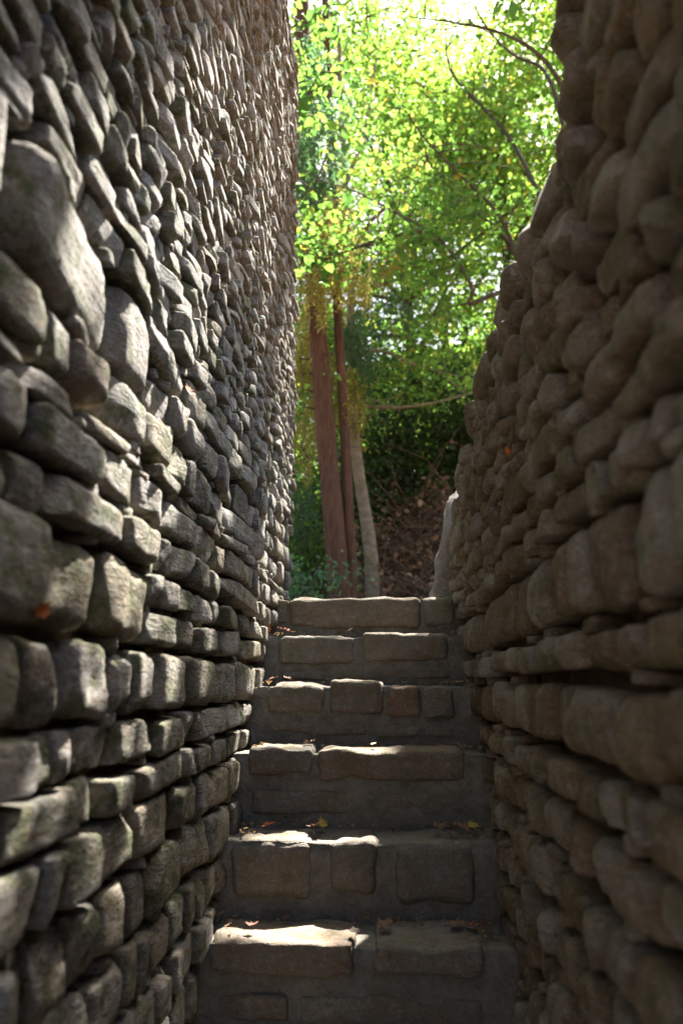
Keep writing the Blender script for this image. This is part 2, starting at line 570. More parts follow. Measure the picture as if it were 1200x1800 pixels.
# ================================================================== right wall
wall_r = empty('stone_wall', (0.62, 2.0, 0))
tag(wall_r, 'lower brown fieldstone wall on the right side of the steps, in shade', 'wall')
V, F = rough_slab(XR + 0.09, XR + 0.52, -0.6, END_R - 0.12, -0.1, EYE.z + 0.80, 0.15, 0.014)
mesh_obj('wall_core', V, F, M['core'], wall_r)
V, F = rough_slab(XR + 0.095, XR + 0.515, -0.6, 3.0, EYE.z + 0.7, EYE.z + 0.99, 0.15, 0.01)
mesh_obj('wall_core', V, F, M['core'], wall_r)
V, F = rough_slab(XR + 0.07, XR + 0.51, -0.6, 1.12, EYE.z + 0.9, EYE.z + 1.75, 0.15, 0.01)
mesh_obj('wall_core', V, F, M['core'], wall_r)
bands = [(-1.45, -1.3), (-1.3, -1.16), (-1.16, -1.02), (-1.02, -0.90), (-0.90, -0.79), (-0.79, -0.68), (-0.68, -0.57), (-0.57, -0.46), (-0.46, -0.345), (-0.345, -0.23),
         (-0.23, -0.135), (-0.135, 0.013), (0.013, 0.105), (0.105, 0.285), (0.285, 0.365), (0.365, 0.44), (0.44, 0.535), (0.535, 0.615), (0.615, 0.71), (0.71, 0.79), (0.79, 0.885),
         (0.885, 0.975), (0.975, 1.105)]
h = 1.105
while h < 1.75:
    t = random.choice((0.08, 0.1, 0.13)); bands.append((h, h + t)); h += t
tr_r = {(0.105, 0.285): [1.10, 1.30, 1.42, 1.62, 1.74, 1.92, 2.1, 2.32, 2.6, 2.9], (-0.135, 0.013): [1.02, 1.22, 1.50, 1.64, 1.78, 1.92, 2.12, 2.4, 2.6, 2.85],
        (0.013, 0.105): [1.19, 1.38, 1.56, 1.80, 2.05]}
cells = []
for b in bands:
    hm = b[1]
    end = END_R if hm < 0.9 else 3.62 if hm < 0.98 else 3.12 if hm < 1.12 else 1.26
    end += random.uniform(-0.03, 0.03)
    cells += stone_cells(-0.5, end, b[0], b[1], tr_r.get(b), 0.115 if hm < 0.0 else 0.14 if hm < 0.4 else 0.15, 0.0)
build_wall_stones(wall_r, cells, XR, -1, M['stone_right'], 0.19,
                  dict(prot=0.008, wob=0.003, r=(0.35, 0.7), planes=(2, 5), rough=(0.05, 0.10), tilt=0.03, turn=0.09, end=(0.6, 1.1)), 0.026)
# stones across the wall's top and its far end, so the wall is a wall from the other side too
for y, hh in [(y, 1.06) for y in np.arange(1.45, 3.1, 0.24)] + [(y, 0.95) for y in np.arange(3.2, 3.6, 0.2)] + [(3.70, 0.85), (3.88, 0.80)]:
    V, F = make_stone((XR + 0.36, y, EYE.z + hh - 0.05), (0.36, 0.235, 0.12), 6, 0.6, 2, 0.13, -1)
    mesh_obj('stone', V, F, M['stone_right'], wall_r, {'tint': np.full(len(V), random.random())}, True, (XR + 0.36, y, EYE.z + hh - 0.05))
# the pale battered end of the wall beyond the top step
for (x, y, z, dims, rot) in [(0.452, 4.22, EYE.z + 0.63, (0.32, 0.42, 0.84), (0.04, -0.22, 0.05))]:
    V, F = make_stone((x, y, z), dims, 20, 0.3, 6, 0.04, -1, rot, 0.03)
    mesh_obj('stone', V, F, M['stone_pale'], wall_r, {'tint': np.full(len(V), random.random())}, True, (x, y, z))

# ================================================================== staircase
stairs = empty('stone_staircase', (-0.1, 1.84, 0))
tag(stairs, 'narrow mortared fieldstone steps climbing between the two walls', 'stairs')
STEP = [(1.84, 0.25), (2.10, 0.50), (2.36, 0.735), (2.61, 0.965), (2.85, 1.215), (3.12, 1.45), (3.42, 1.666), (3.68, 1.855)]
# stones of each riser: x0, x1, top, bottom below the tread edge
RISER = {0: [(-0.50, -0.12, 0.01, -0.11), (-0.08, 0.28, 0.01, -0.12), (-0.48, -0.2, -0.14, -0.22), (-0.15, 0.26, -0.15, -0.22)],
         1: [(-0.50, -0.24, 0.008, -0.13), (-0.20, 0.05, 0.005, -0.14), (0.08, 0.28, 0.01, -0.13), (-0.45, -0.1, -0.16, -0.22), (-0.05, 0.25, -0.165, -0.22)],
         2: [(-0.50, -0.10, 0.009, -0.075), (-0.036, 0.264, 0.010, -0.07), (-0.48, -0.281, -0.13, -0.195), (-0.242, 0.258, -0.125, -0.197)],
         3: [(-0.50, -0.236, 0.004, -0.175), (-0.172, -0.033, 0.0, -0.154), (0.023, 0.272, 0.005, -0.184)],
         4: [(-0.485, -0.264, 0.016, -0.068), (-0.24, 0.274, 0.011, -0.096), (-0.482, -0.118, -0.129, -0.208), (-0.023, 0.263, -0.131, -0.21)],
         5: [(-0.469, -0.237, 0.002, -0.11), (-0.217, -0.011, 0.016, -0.109), (0.011, 0.142, -0.003, -0.124), (0.15, 0.268, -0.005, -0.124), (-0.466, -0.29, -0.142, -0.181),
             (-0.274, -0.08, -0.148, -0.188), (-0.04, 0.127, -0.150, -0.195), (0.149, 0.263, -0.156, -0.196)],
         6: [(-0.463, -0.135, -0.003, -0.126), (-0.09, 0.279, 0.007, -0.114), (-0.44, -0.265, -0.158, -0.192), (-0.215, -0.041, -0.158, -0.189), (-0.012, 0.267, -0.148, -0.187)],
         7: [(-0.515, -0.457, -0.006, -0.113), (-0.449, 0.17, 0.008, -0.14), (0.181, 0.335, 0.010, -0.124)]}
TINT_OVERRIDE = {(5, 2): 0.85, (4, 1): 0.72}
for si, (yf, zt) in enumerate(STEP):
    zb = STEP[si - 1][1] if si else 0.0
    yb = (STEP[si + 1][0] + 0.12) if si < len(STEP) - 1 else yf + 0.42
    V, F = rough_slab(-0.60, 0.42, yf + 0.016, yb, zb - 0.06, zt - 0.007, 0.035, 0.010)
    st = mesh_obj('step', V, F, M['mortar'], stairs, None, True, (-0.1, yf, zb))
    for ri, (x0, x1, t, b) in enumerate(RISER[si]):
        top = t > -0.05
        dep = 0.235 if top else 0.10
        xm, zm = (x0 + x1) / 2, zt + (t + b) / 2
        ym = yf + dep / 2 - (0.004 if top else -0.008)
        V, F = make_stone((xm, ym, zm), (dep, x1 - x0, t - b), 15 if top else 9, random.uniform(0.3, 0.5), 0, random.uniform(0.07, 0.13), 'Y',
                          (random.gauss(0, 0.012), random.gauss(0, 0.02), random.gauss(0, 0.02)), 0.013 if top else 0.008)
        tt = TINT_OVERRIDE.get((si, ri), random.uniform(0, 0.75))
        mesh_obj('stone', V, F, M['stone_step'], st, {'tint': np.full(len(V), tt)}, True, (xm, ym, zm))


# ================================================================== vegetation helpers
def tube(path, radii, sides=8, lump=0.0, furrow=1.5):
    """tapered tube through world points"""
    pts = [Vector(p) for p in path]
    V = []; F = []
    ref = Vector((0.3, 1, 0.2)).normalized()
    for i, p in enumerate(pts):
        t = (pts[min(i + 1, len(pts) - 1)] - pts[max(i - 1, 0)]).normalized()
        u = t.cross(ref)
        if u.length < 1e-3: u = t.cross(Vector((1, 0, 0)))
        u.normalize(); w = t.cross(u)
        for s in range(sides):
            a = 2 * math.pi * s / sides
            r = radii[i] * (1 + lump * noise.noise(Vector((math.cos(a) * furrow, math.sin(a) * furrow, i * 0.7 if furrow < 2 else i * 0.12)) + (p if furrow < 2 else p * 0.3)))
            V.append(tuple(p + (u * math.cos(a) + w * math.sin(a)) * r))
    for i in range(len(pts) - 1):
        for s in range(sides):
            F.append((i * sides + s, i * sides + (s + 1) % sides, (i + 1) * sides + (s + 1) % sides, (i + 1) * sides + s))
    F.append(tuple(range(sides - 1, -1, -1)))
    F.append(tuple((len(pts) - 1) * sides + s for s in range(sides)))
    return V, F


def smooth_path(pts, n):
    """Catmull-Rom through points"""
    P = [Vector(p) for p in pts]
    P = [P[0] * 2 - P[1]] + P + [P[-1] * 2 - P[-2]]
    out = []
    for i in range(1, len(P) - 2):
        for k in range(n):
            t = k / n
            a, b, c, d = P[i - 1], P[i], P[i + 1], P[i + 2]
            out.append(0.5 * ((2 * b) + (c - a) * t + (2 * a - 5 * b + 4 * c - d) * t * t + (3 * b - a - 3 * c + d) * t ** 3))
    out.append(P[-2])
    return out


class Parts:
    """joins many small tubes"""
    def __init__(s): s.V = []; s.F = []

    def add(s, vf):
        o = len(s.V); s.V += vf[0]; s.F += [tuple(i + o for i in f) for f in vf[1]]


def leaves(P, size, flat=0.5, droop=0.3, narrow=0.34, lobed=False):
    """leaf-shaped faces at points P (n,3); returns verts, quads, and vertex tints"""
    n = len(P)
    ax = rng.normal(size=(n, 3)); ax[:, 2] = ax[:, 2] * 0.45 - droop
    ax /= np.linalg.norm(ax, axis=1, keepdims=True)
    up = rng.normal(size=(n, 3)) * (1 - flat); up[:, 2] += flat + 0.2
    side = np.cross(ax, up); side /= np.maximum(np.linalg.norm(side, axis=1, keepdims=True), 1e-6)
    nr = np.cross(side, ax)
    s = size * np.clip(rng.lognormal(-0.08, 0.38, n), 0.35, 2.1)
    prof = [(0, 0, 0), (narrow, 0.30, 0.10), (narrow * 0.8, 0.68, 0.06), (0, 1.0, -0.12), (-narrow * 0.8, 0.68, 0.06), (-narrow, 0.30, 0.10)]
    V = np.zeros((n, 6, 3))
    for i, (a, b, c) in enumerate(prof):
        V[:, i] = P + (side * a + ax * b + nr * c) * s[:, None]
    base = np.arange(n)[:, None] * 6
    F = np.concatenate([base + np.array([[0, 1, 2, 3]]), base + np.array([[0, 3, 4, 5]])])
    t = rng.uniform(0, 1, n)
    return V.reshape(-1, 3), F, np.repeat(t, 6)


def cluster_points(centres, n, spread, flatz=0.35):
    out = []
    for c in centres:
        m = max(3, int(n * random.uniform(0.5, 1.4)))
        q = rng.normal(size=(m, 3)) * np.array([spread, spread, spread * flatz])
        # sprays lie on a tilted sheet
        tx, ty = rng.normal(0, 0.25, 2)
        q[:, 2] += q[:, 0] * tx + q[:, 1] * ty
        out.append(q + np.array(c))
    return np.concatenate(out)


def twig_system(limbs, nper, length, parts, r0=0.012, up=0.1):
    """random sub-branches off the limbs; returns points where leaf sprays sit"""
    cent = []
    for path in limbs:
        for k in range(nper):
            i = random.randrange(max(1, len(path) // 5), len(path))
            p = path[i]
            d = Vector((random.gauss(0, 1), random.gauss(0, 1), random.gauss(up, 0.45))).normalized()
            L = length * random.uniform(0.5, 1.3)
            pts = [p]
            for s in range(4):
                d = (d + Vector((random.gauss(0, 0.22), random.gauss(0, 0.22), random.gauss(-0.04, 0.15)))).normalized()
                pts.append(pts[-1] + d * L / 4)
            parts.add(tube(pts, [r0, r0 * 0.8, r0 * 0.6, r0 * 0.42, r0 * 0.2], 4))
            cent += [pts[2], pts[3], pts[4], (pts[3] + pts[4]) / 2 + Vector((random.gauss(0, .1), random.gauss(0, .1), 0))]
    return cent


def tree(name, label, base, trunk, tr, limbs, limb_r, bark, leafmat, nper=6, tl=1.0, cn=26, spread=0.22, lsize=0.085, group=None, extra=None, keep=None, flat=0.5, over=None):
    root = empty(name, base)
    tag(root, label, 'tree', group)
    tp = smooth_path(trunk, 5)
    rr = [tr * (1 - 0.72 * i / (len(tp) - 1)) for i in range(len(tp))]
    rr[0] *= 1.35
    mesh_obj('trunk', *tube(tp, rr, 14, 0.12), bark, root)
    paths = []
    for lp in limbs:
        q = smooth_path(lp, 6)
        paths.append(q)
        mesh_obj('branch', *tube(q, [limb_r * (1 - 0.8 * i / (len(q) - 1)) for i in range(len(q))], 7, 0.1), bark, root)
    pt = Parts()
    cent = twig_system(paths, nper, tl, pt, 0.009)
    if pt.V: tag(mesh_obj('twigs', pt.V, pt.F, bark, root), kind='stuff')
    if keep: cent = [c for c in cent if keep(c)]
    P = cluster_points(cent, cn, spread)
    if over:  # added overhead limbs and leaves that screen off sky light
        for lp in over[0]:
            q = smooth_path(lp, 6)
            mesh_obj('branch', *tube(q, [0.05 * (1 - 0.8 * i / (len(q) - 1)) for i in range(len(q))], 7, 0.1), bark, root)
        tag(mesh_obj('twigs', over[1].V, over[1].F, bark, root), kind='stuff')
        P = np.concatenate([P, cluster_points(over[2], 18, 0.3)])
    V, F, t = leaves(P, lsize, flat)
    if extra:  # leaf clumps added only to cast shade, joined into the crown
        V2, F2, t2 = leaves(cluster_points(extra, 10, 0.07, 0.8), 0.095, flat)
        F = np.concatenate([F, F2 + len(V)]); V = np.concatenate([V, V2]); t = np.concatenate([t, t2])
    mesh_obj('crown', V, F, leafmat, root, {'tint': t}, False)
    return root


def random_limbs(top, n, length, zlo, zhi, trunk):
    out = []
    tp = smooth_path(trunk, 5)
    for k in range(n):
        i = int(len(tp) * random.uniform(zlo, zhi)); i = min(i, len(tp) - 1)
        a = 2 * math.pi * (k + random.uniform(-0.3, 0.3)) / n
        d = Vector((math.cos(a), math.sin(a), random.uniform(0.15, 0.7)))
        L = length * random.uniform(0.7, 1.2)
        p = tp[i]
        out.append([p, p + d * L * 0.35 + Vector((0, 0, 0.1)), p + d * L * 0.7 + Vector((random.gauss(0, .15), random.gauss(0, .15), 0.1)), p + d * L])
    return out


# ================================================================== redwood with two stems
Y0 = 8.4
base = at(598, 1065, Y0); base.z = ground_height(base.x, Y0) - 0.1
red = empty('conifer_tree', base)
tag(red, 'two-stemmed conifer with red-brown bark beyond the top step', 'tree')
p1 = smooth_path([base, at(596, 1040, Y0), at(576, 800, Y0), at(561, 620, Y0), at(551, 480, Y0), at(540, 250, Y0), at(531, 30, Y0), at(520, -250, Y0)], 12)
n1 = len(p1)
mesh_obj('trunk', *tube(p1, [0.118 - 0.025 * i / n1 + 0.03 * math.exp(-i / 5) for i in range(n1)], 30, 0.10, 5.0), M['bark_red'], red)
b2 = base + Vector((0.10, 0.06, 0))
p2 = smooth_path([b2, at(617, 1000, Y0 + .1), at(612, 900, Y0 + .1), at(605, 750, Y0 + .1), at(594, 560, Y0 + .1), at(586, 380, Y0 + .1), at(577, 150, Y0 + .1), at(566, -150, Y0 + .1)], 12)
n2 = len(p2)
mesh_obj('trunk', *tube(p2, [0.070 - 0.025 * i / n2 for i in range(n2)], 22, 0.10, 5.0), M['bark_red'], red)
for i, (px, py, dx) in enumerate([(548, 600, -10), (552, 632, -16), (553, 655, -14), (558, 690, -18), (556, 645, 12), (584, 620, -8), (562, 720, -20)]):
    a = at(px, py, Y0); b = at(px + dx * 1.6, py - random.uniform(-6, 8), Y0 - 0.1)
    mesh_obj('branch_stub', *tube([a, (a + b) / 2, b], [0.018, 0.012, 0.006], 6), M['bark_red'], red)
# drooping yellowed sprays
def sprays(anchors, n, length, mat, root, name, width=0.10, leaf=0.045):
    Ps = []
    pt = Parts()
    for (px, py, Y, sc) in anchors:
        c = at(px, py, Y)
        for j in range(n):
            o = c + Vector((random.gauss(0, width), random.gauss(0, 0.22), random.gauss(0, 0.10))) * sc
            L = length * sc * random.uniform(0.6, 1.3)
            d = Vector((random.gauss(0, 0.16), random.gauss(0, 0.16), -1)).normalized()
            pt.add(tube([o, o + d * L * 0.5, o + d * L], [0.004, 0.003, 0.002], 3))
            m = int(70 * sc)
            tt = rng.uniform(0, 1, m)
            q = np.array(o)[None] + tt[:, None] * np.array(d * L)[None] + rng.normal(size=(m, 3)) * 0.028
            Ps.append(q)
    tag(mesh_obj(name + '_stems', pt.V, pt.F, M['twig_dead'], root), kind='stuff')
    V, F, t = leaves(np.concatenate(Ps), leaf, 0.2, 0.9, 0.16)
    return mesh_obj(name, V, F, mat, root, {'tint': t}, False)


sprays([(548, 420, 7.8, 1), (562, 395, 7.7, 1.1), (585, 430, 7.8, 1.0), (600, 385, 7.9, .9), (552, 490, 7.8, .9), (572, 470, 7.7, .8), (592, 480, 7.8, .8), (612, 430, 7.9, .8), (575, 360, 7.8, .9), (545, 560, 8.7, .8), (640, 505, 8.6, .55), (617, 700, 8.9, .9), (618, 660, 8.9, .6),
        (532, 700, 9.2, 1.3), (538, 755, 9.3, 1.1), (528, 640, 9.2, 1.0), (606, 450, 8.5, .8), (535, 600, 9.0, 1.1), (572, 640, 9.0, 1.0), (690, 440, 9.6, .8), (668, 470, 9.5, .7)],
       11, 0.48, M['leaf_yellow'], red, 'crown', 0.13)
sprays([(530, 120, 7.6, 1.1), (545, 150, 7.6, 1.1), (535, 200, 7.6, 1), (530, 250, 7.7, 1), (545, 270, 7.6, 1), (560, 110, 7.8, 1), (570, 180, 7.8, 1), (532, 300, 8.0, 1), (548, 335, 7.9, 1), (565, 300, 8.1, 1.2), (585, 330, 8.2, 1), (540, 380, 7.9, .8), (610, 560, 9.0, 1.1), (625, 590, 9.2, 1.2), (655, 520, 9.4, 1), (645, 600, 9.3, 1.2), (630, 640, 9.2, 1), (690, 530, 9.6, .9), (720, 560, 9.8, .9),
        (528, 900, 9.6, .9), (535, 860, 9.8, 1), (585, 250, 8.2, 1.0), (600, 200, 8.4, 1.0)],
       9, 0.42, M['leaf_blue'], red, 'green_sprays')

# ================================================================== pale-barked tree
Y1 = 9.3
b = at(655, 1065, Y1); b.z = ground_height(b.x, Y1) - 0.1
trunk = [b, at(654, 1020, Y1), at(646, 930, Y1), at(630, 830, Y1), at(622, 740, Y1), at(618, 600, Y1), at(612, 420, Y1), at(600, 200, Y1), at(595, 50, Y1)]
limbs = [[at(619, 640, Y1), at(660, 615, Y1 + .2), at(740, 645, Y1 + .5), at(840, 668, Y1 + .9)],
         [at(621, 700, Y1), at(660, 716, Y1 - .1), at(740, 712, Y1 - .2), at(835, 690, Y1 - .1)],
         [at(612, 420, Y1), at(560, 330, Y1 + .3), at(540, 220, Y1 + .6), at(530, 90, Y1 + .9)],
         [at(606, 330, Y1), at(640, 230, Y1 + .4), at(660, 110, Y1 + .6), at(690, -40, Y1 + .8)],
         [at(612, 440, Y1), at(660, 380, Y1 - .3), at(720, 330, Y1 - .5), at(770, 240, Y1 - .6)]]
tree('slender_tree', 'slender tree with pale smooth bark right of the red-brown stems', b, trunk, 0.098, limbs, 0.035, M['bark_pale'], M['leaf_lime'], 9, 0.9, 34, 0.2, 0.058)

# ================================================================== spreading tree behind the right wall
Y2 = 7.0
b = at(985, 800, Y2); b.z = ground_height(b.x, Y2) - 0.1
fork = at(950, 560, Y2)
trunk = [b, b + (fork - b) * 0.5, fork, at(960, 430, Y2), at(1000, 250, Y2), at(1060, 50, Y2), at(1120, -150, Y2)]
limbs = [[fork, at(905, 440, Y2), at(870, 370, Y2), at(800, 300, Y2 - .1), at(740, 235, Y2 - .2), at(685, 150, Y2 - .3)],
         [fork, at(898, 435, Y2 + .2), at(840, 375, Y2 + .3), at(790, 330, Y2 + .4), at(735, 262, Y2 + .5)],
         [at(930, 505, Y2 + .1), at(875, 515, Y2), at(824, 534, Y2 - .1), at(829, 505, Y2 - .15), at(790, 440, Y2 - .2), at(752, 405, Y2 - .2), at(680, 365, Y2 - .25), at(620, 335, Y2 - .3), at(558, 316, Y2 - .3)],
         [at(752, 405, Y2 - .2), at(680, 418, Y2 - .2), at(600, 445, Y2 - .1), at(522, 478, Y2)],
         [at(1010, 200, Y2), at(960, 110, Y2 - .1), at(890, 62, Y2 - .2), at(800, 40, Y2 - .3), at(720, 30, Y2 - .3)],
         [at(1000, 260, Y2), at(960, 130, Y2 + .5), at(900, 95, Y2 + .6), at(850, 40, Y2 + .7), at(800, -60, Y2 + .9)],
         [at(970, 390, Y2), at(900, 250, Y2 + .6), at(840, 180, Y2 + .9), at(790, 120, Y2 + 1), at(780, 20, Y2 + 1.2)],
         [at(1060, 50, Y2), at(980, -120, Y2 + .1), at(880, -260, Y2 + .2), at(740, -380, Y2 + .2), at(600, -460, Y2 + .2)],
         [at(1040, 100, Y2), at(960, -60, Y2 - .6), at(860, -170, Y2 - 1.1), at(760, -260, Y2 - 1.5)],
         [at(1100, -100, Y2), at(1040, -300, Y2 + .2), at(900, -480, Y2 + .3), at(780, -600, Y2 + .3)],
         [at(1120, -150, Y2), Vector((2.6, 7.3, 10.5)), Vector((2.0, 7.8, 12.2)), Vector((1.2, 8.2, 13.2))],
         [at(1120, -150, Y2), Vector((3.2, 8.0, 10.8)), Vector((2.8, 9.0, 12.6)), Vector((2.0, 9.6, 13.8))]]
# sun spots aimed at treads and left wall; unseen added leaf clumps shade the rest
LIT = [(-0.45 + 0.1 * i, 2.42, 0.75, 0.13) for i in range(4)] + [(-0.40, 2.66, 0.98, 0.12), (-0.28, 2.66, 0.98, 0.12), (-0.08, 2.67, 0.98, 0.09)]
LIT += [(-0.40, 2.89, 1.22, 0.12), (-0.30, 2.89, 1.22, 0.12), (-0.14, 2.89, 1.22, 0.12), (-0.02, 2.89, 1.22, 0.10)]
LIT += [(-0.42 + 0.1 * i, 3.15, 1.46, 0.13) for i in range(5)] + [(-0.35 + 0.12 * i, 3.46, 1.68, 0.13) for i in range(5)]
LIT += [(-0.22 + 0.12 * i, 3.74, 1.87, 0.13) for i in range(4)] + [(0.34, 4.2, 2.1, 0.2)]


def wall_point(px, py):
    d = ray(px, py)
    return EYE + d * (XL / d.x)


for (px, py, r) in [(110, 130, .10), (200, 140, .09), (40, 240, .07), (300, 290, .12), (250, 170, .06), (360, 420, .13), (420, 180, .16), (400, 60, .14), (500, 60, .25), (340, 640, .12), (270, 490, .06), (340, 500, .09), (430, 400, .14),
                    (205, 660, .06), (165, 780, .08), (20, 690, .05), (230, 690, .04), (285, 770, .08), (120, 860, .05), (200, 850, .05), (250, 1040, .07), (135, 1000, .07), (280, 940, .07), (330, 990, .07), (400, 880, .11), (390, 1000, .10),
                    (480, 880, .30), (500, 980, .25), (460, 1000, .16), (165, 1210, .05), (225, 1130, .03), (300, 1200, .06), (350, 1200, .08), (360, 1060, .08), (180, 1310, .05), (70, 1290, .05), (310, 1290, .06), (350, 1280, .06), (170, 1410, .06), (220, 1390, .05),
                    (140, 1540, .06), (205, 1500, .06), (30, 1560, .07), (90, 1690, .06), (130, 1650, .05), (210, 1600, .06), (320, 1640, .06), (290, 1770, .07), (330, 1440, .08), (460, 560, .14), (490, 700, .2), (495, 800, .3), (505, 900, .3), (500, 600, .2), (480, 1010, .12), (470, 300, .16), (510, 250, .2), (450, 120, .12)]:
    w = wall_point(px, py)
    LIT.append((w.x, w.y, w.z, r * (0.68 if py > 1120 else 0.85 if py > 700 else 1.05)))
LITV = [(Vector(q[:3]), q[3]) for q in LIT]


def sun_offset(c, w):
    v = Vector(c) - w
    return (v - SUN_DIR * v.dot(SUN_DIR)).length


def shades_only_dark(c, pad=0.10):
    return all(sun_offset(c, w) > r + pad for w, r in LITV)


def lift(c):
    for k in range(9):
        q = project(c)
        if q is None or not (480 < q[0] < 1040 and q[1] > -40): break
        c = c + SUN_DIR * 1.3
    return c


shade = []  # leaf clumps added up the sun rays, out of view, to shape the dapple
for i in range(5600):
    w = Vector((XL, random.uniform(0.7, 4.4), random.uniform(0.4, 5.6)))
    if w.z > 1.75 + w.y * 1.15: continue
    c = w + SUN_DIR * (random.uniform(5.8, 8.5) if w.y < 2.4 else random.uniform(9.5, 14) if w.y < 3.2 else random.uniform(12, 16))
    c = lift(c)
    if shades_only_dark(c, 0.068): shade.append(c)
for i in range(500):
    w = Vector((random.uniform(-0.5, 0.3), random.uniform(2.3, 4.0), 0)); w.z = 0.74 + (w.y - 2.36) * 0.86
    c = w + SUN_DIR * random.uniform(9.0, 13)
    c = lift(c)
    if shades_only_dark(c, 0.068): shade.append(c)
tree('spreading_tree', 'broadleaf tree behind the right wall with dark limbs reaching over the steps', b, trunk, 0.13, limbs, 0.027, M['bark_grey'], M['leaf_green'], 10, 0.75, 24, 0.15, 0.055, extra=shade, keep=shades_only_dark)

# ================================================================== maple overhanging the end of the left wall
Y3 = 5.6
b = Vector((-1.55, Y3 + .3, UP - 0.1))
trunk = [b, b + Vector((.05, 0, 1.2)), b + Vector((0.12, -.1, 2.4)), b + Vector((0.15, -.2, 3.8)), b + Vector((.1, -.5, 5.4)), b + Vector((.1, -.9, 6.6))]
limbs = [[b + Vector((.1, -.05, 2.0)), at(490, 420, Y3), at(530, 350, Y3), at(575, 300, Y3 + .1)],
         [b + Vector((.12, -.1, 2.4)), at(480, 260, Y3), at(530, 180, Y3), at(580, 100, Y3 + .1)],
         [b + Vector((.2, -.1, 3.4)), at(490, 90, Y3), at(550, 30, Y3 + .1), at(640, -30, Y3 + .2)]]
over = [[b + Vector((.1, -.3, 4.6)), b + Vector((.4, -1.4, 5.6)), b + Vector((.8, -2.6, 6.0)), b + Vector((1.2, -3.9, 6.0))],  # limbs added above the corridor, out of view, to cut sky light
        [b + Vector((.1, -.5, 5.2)), b + Vector((-.1, -1.8, 6.2)), b + Vector((.1, -3.2, 6.6)), b + Vector((.3, -4.8, 6.6))],
        [b + Vector((.1, -.5, 5.4)), b + Vector((.5, -2.0, 6.8)), b + Vector((1.2, -3.4, 7.2)), b + Vector((2.2, -4.6, 7.2))],
        [b + Vector((.1, -.9, 6.4)), b + Vector((.7, -2.6, 7.4)), b + Vector((1.6, -4.4, 7.6)), b + Vector((2.2, -6.0, 7.4))],
        [b + Vector((.1, -.4, 5.0)), b + Vector((-.7, -2.4, 5.9)), b + Vector((-.6, -4.4, 6.3)), b + Vector((-.2, -6.2, 6.2))],
        [b + Vector((.1, -.9, 6.4)), b + Vector((.5, -3.6, 7.8)), b + Vector((.9, -5.4, 7.6)), b + Vector((1.3, -7.4, 7.2))]]
pt = Parts()
over_cent = twig_system([smooth_path(q, 6) for q in over], 16, 1.5, pt)
tree('maple_tree', 'maple with large green leaves hanging out past the left wall end', b, trunk, 0.10, limbs, 0.016, M['bark_grey'], M['leaf_green'], 14, 0.45, 5, 0.12, 0.075,
     keep=lambda c: c.y > 5.0, over=(over, pt, over_cent))

# ================================================================== woodland behind
GR = 'trees of the wood behind the steps'
spots = [(-2.4, 12.5, 12, 'leaf_green', 'woodland tree far left, mostly hidden behind the left wall'),
         (0.35, 13.5, 12.5, 'leaf_lime', 'bright green woodland tree right behind the pale-barked tree'),
         (2.2, 12.4, 9.8, 'leaf_lime', 'woodland tree with green crown above the dark thicket'),
         (4.2, 13.2, 9.5, 'leaf_lime', 'yellow-green woodland tree above the far end of the right wall'),
         (1.2, 17.5, 12, 'leaf_green', 'tall woodland tree farthest back in the middle of the gap'),
         (5.6, 18.0, 13, 'leaf_lime', 'tall woodland tree farthest back towards the right wall'),
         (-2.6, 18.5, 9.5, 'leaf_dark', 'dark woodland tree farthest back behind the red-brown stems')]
for (x, y, H, lm, lab) in spots:
    z = ground_height(x, y) - 0.1
    b = Vector((x, y, z))
    trunk = [b, b + Vector((random.gauss(0, .15), 0, H * 0.3)), b + Vector((random.gauss(0, .3), random.gauss(0, .3), H * 0.6)), b + Vector((random.gauss(0, .4), random.gauss(0, .4), H * 0.92))]
    limbs = random_limbs(None, 20, 2.6, 0.2, 0.98, trunk)
    tree('woodland_tree', lab, b, trunk, 0.13, limbs, 0.045, M['bark_grey'], M[lm], 9, 1.2, 44, 0.28, 0.070, GR)

# ================================================================== shrubs
def shrub(name, label, c, rx, rz, mat, n, lsize, spread=0.14, stems=9):
    b = Vector((c[0], c[1], ground_height(c[0], c[1]) - 0.05))
    root = empty(name, b)
    tag(root, label, 'shrub')
    pt = Parts(); cent = []
    for s in range(stems):
        a = random.uniform(0, 2 * math.pi)
        d = Vector((math.cos(a) * rx * random.uniform(.3, 1), math.sin(a) * rx * random.uniform(.3, 1), rz * random.uniform(.55, 1.05)))
        m = b + d * 0.5 + Vector((0, 0, d.z * 0.12))
        pt.add(tube(smooth_path([b, m, b + d], 3), [0.02, .018, .016, .013, .01, .008, .004], 5))
        for k in range(n):
            t = random.uniform(.25, 1.05)
            q = b + d * t + Vector((random.gauss(0, rx * .28), random.gauss(0, rx * .28), random.gauss(0, rz * .1)))
            if q.z > b.z + 0.1: cent.append(q)
    tag(mesh_obj('stems', pt.V, pt.F, M['bark_grey'], root), kind='stuff')
    V, F, t = leaves(cluster_points(cent, 18, spread, 0.6), lsize, 0.4)
    mesh_obj('foliage', V, F, mat, root, {'tint': t}, False)


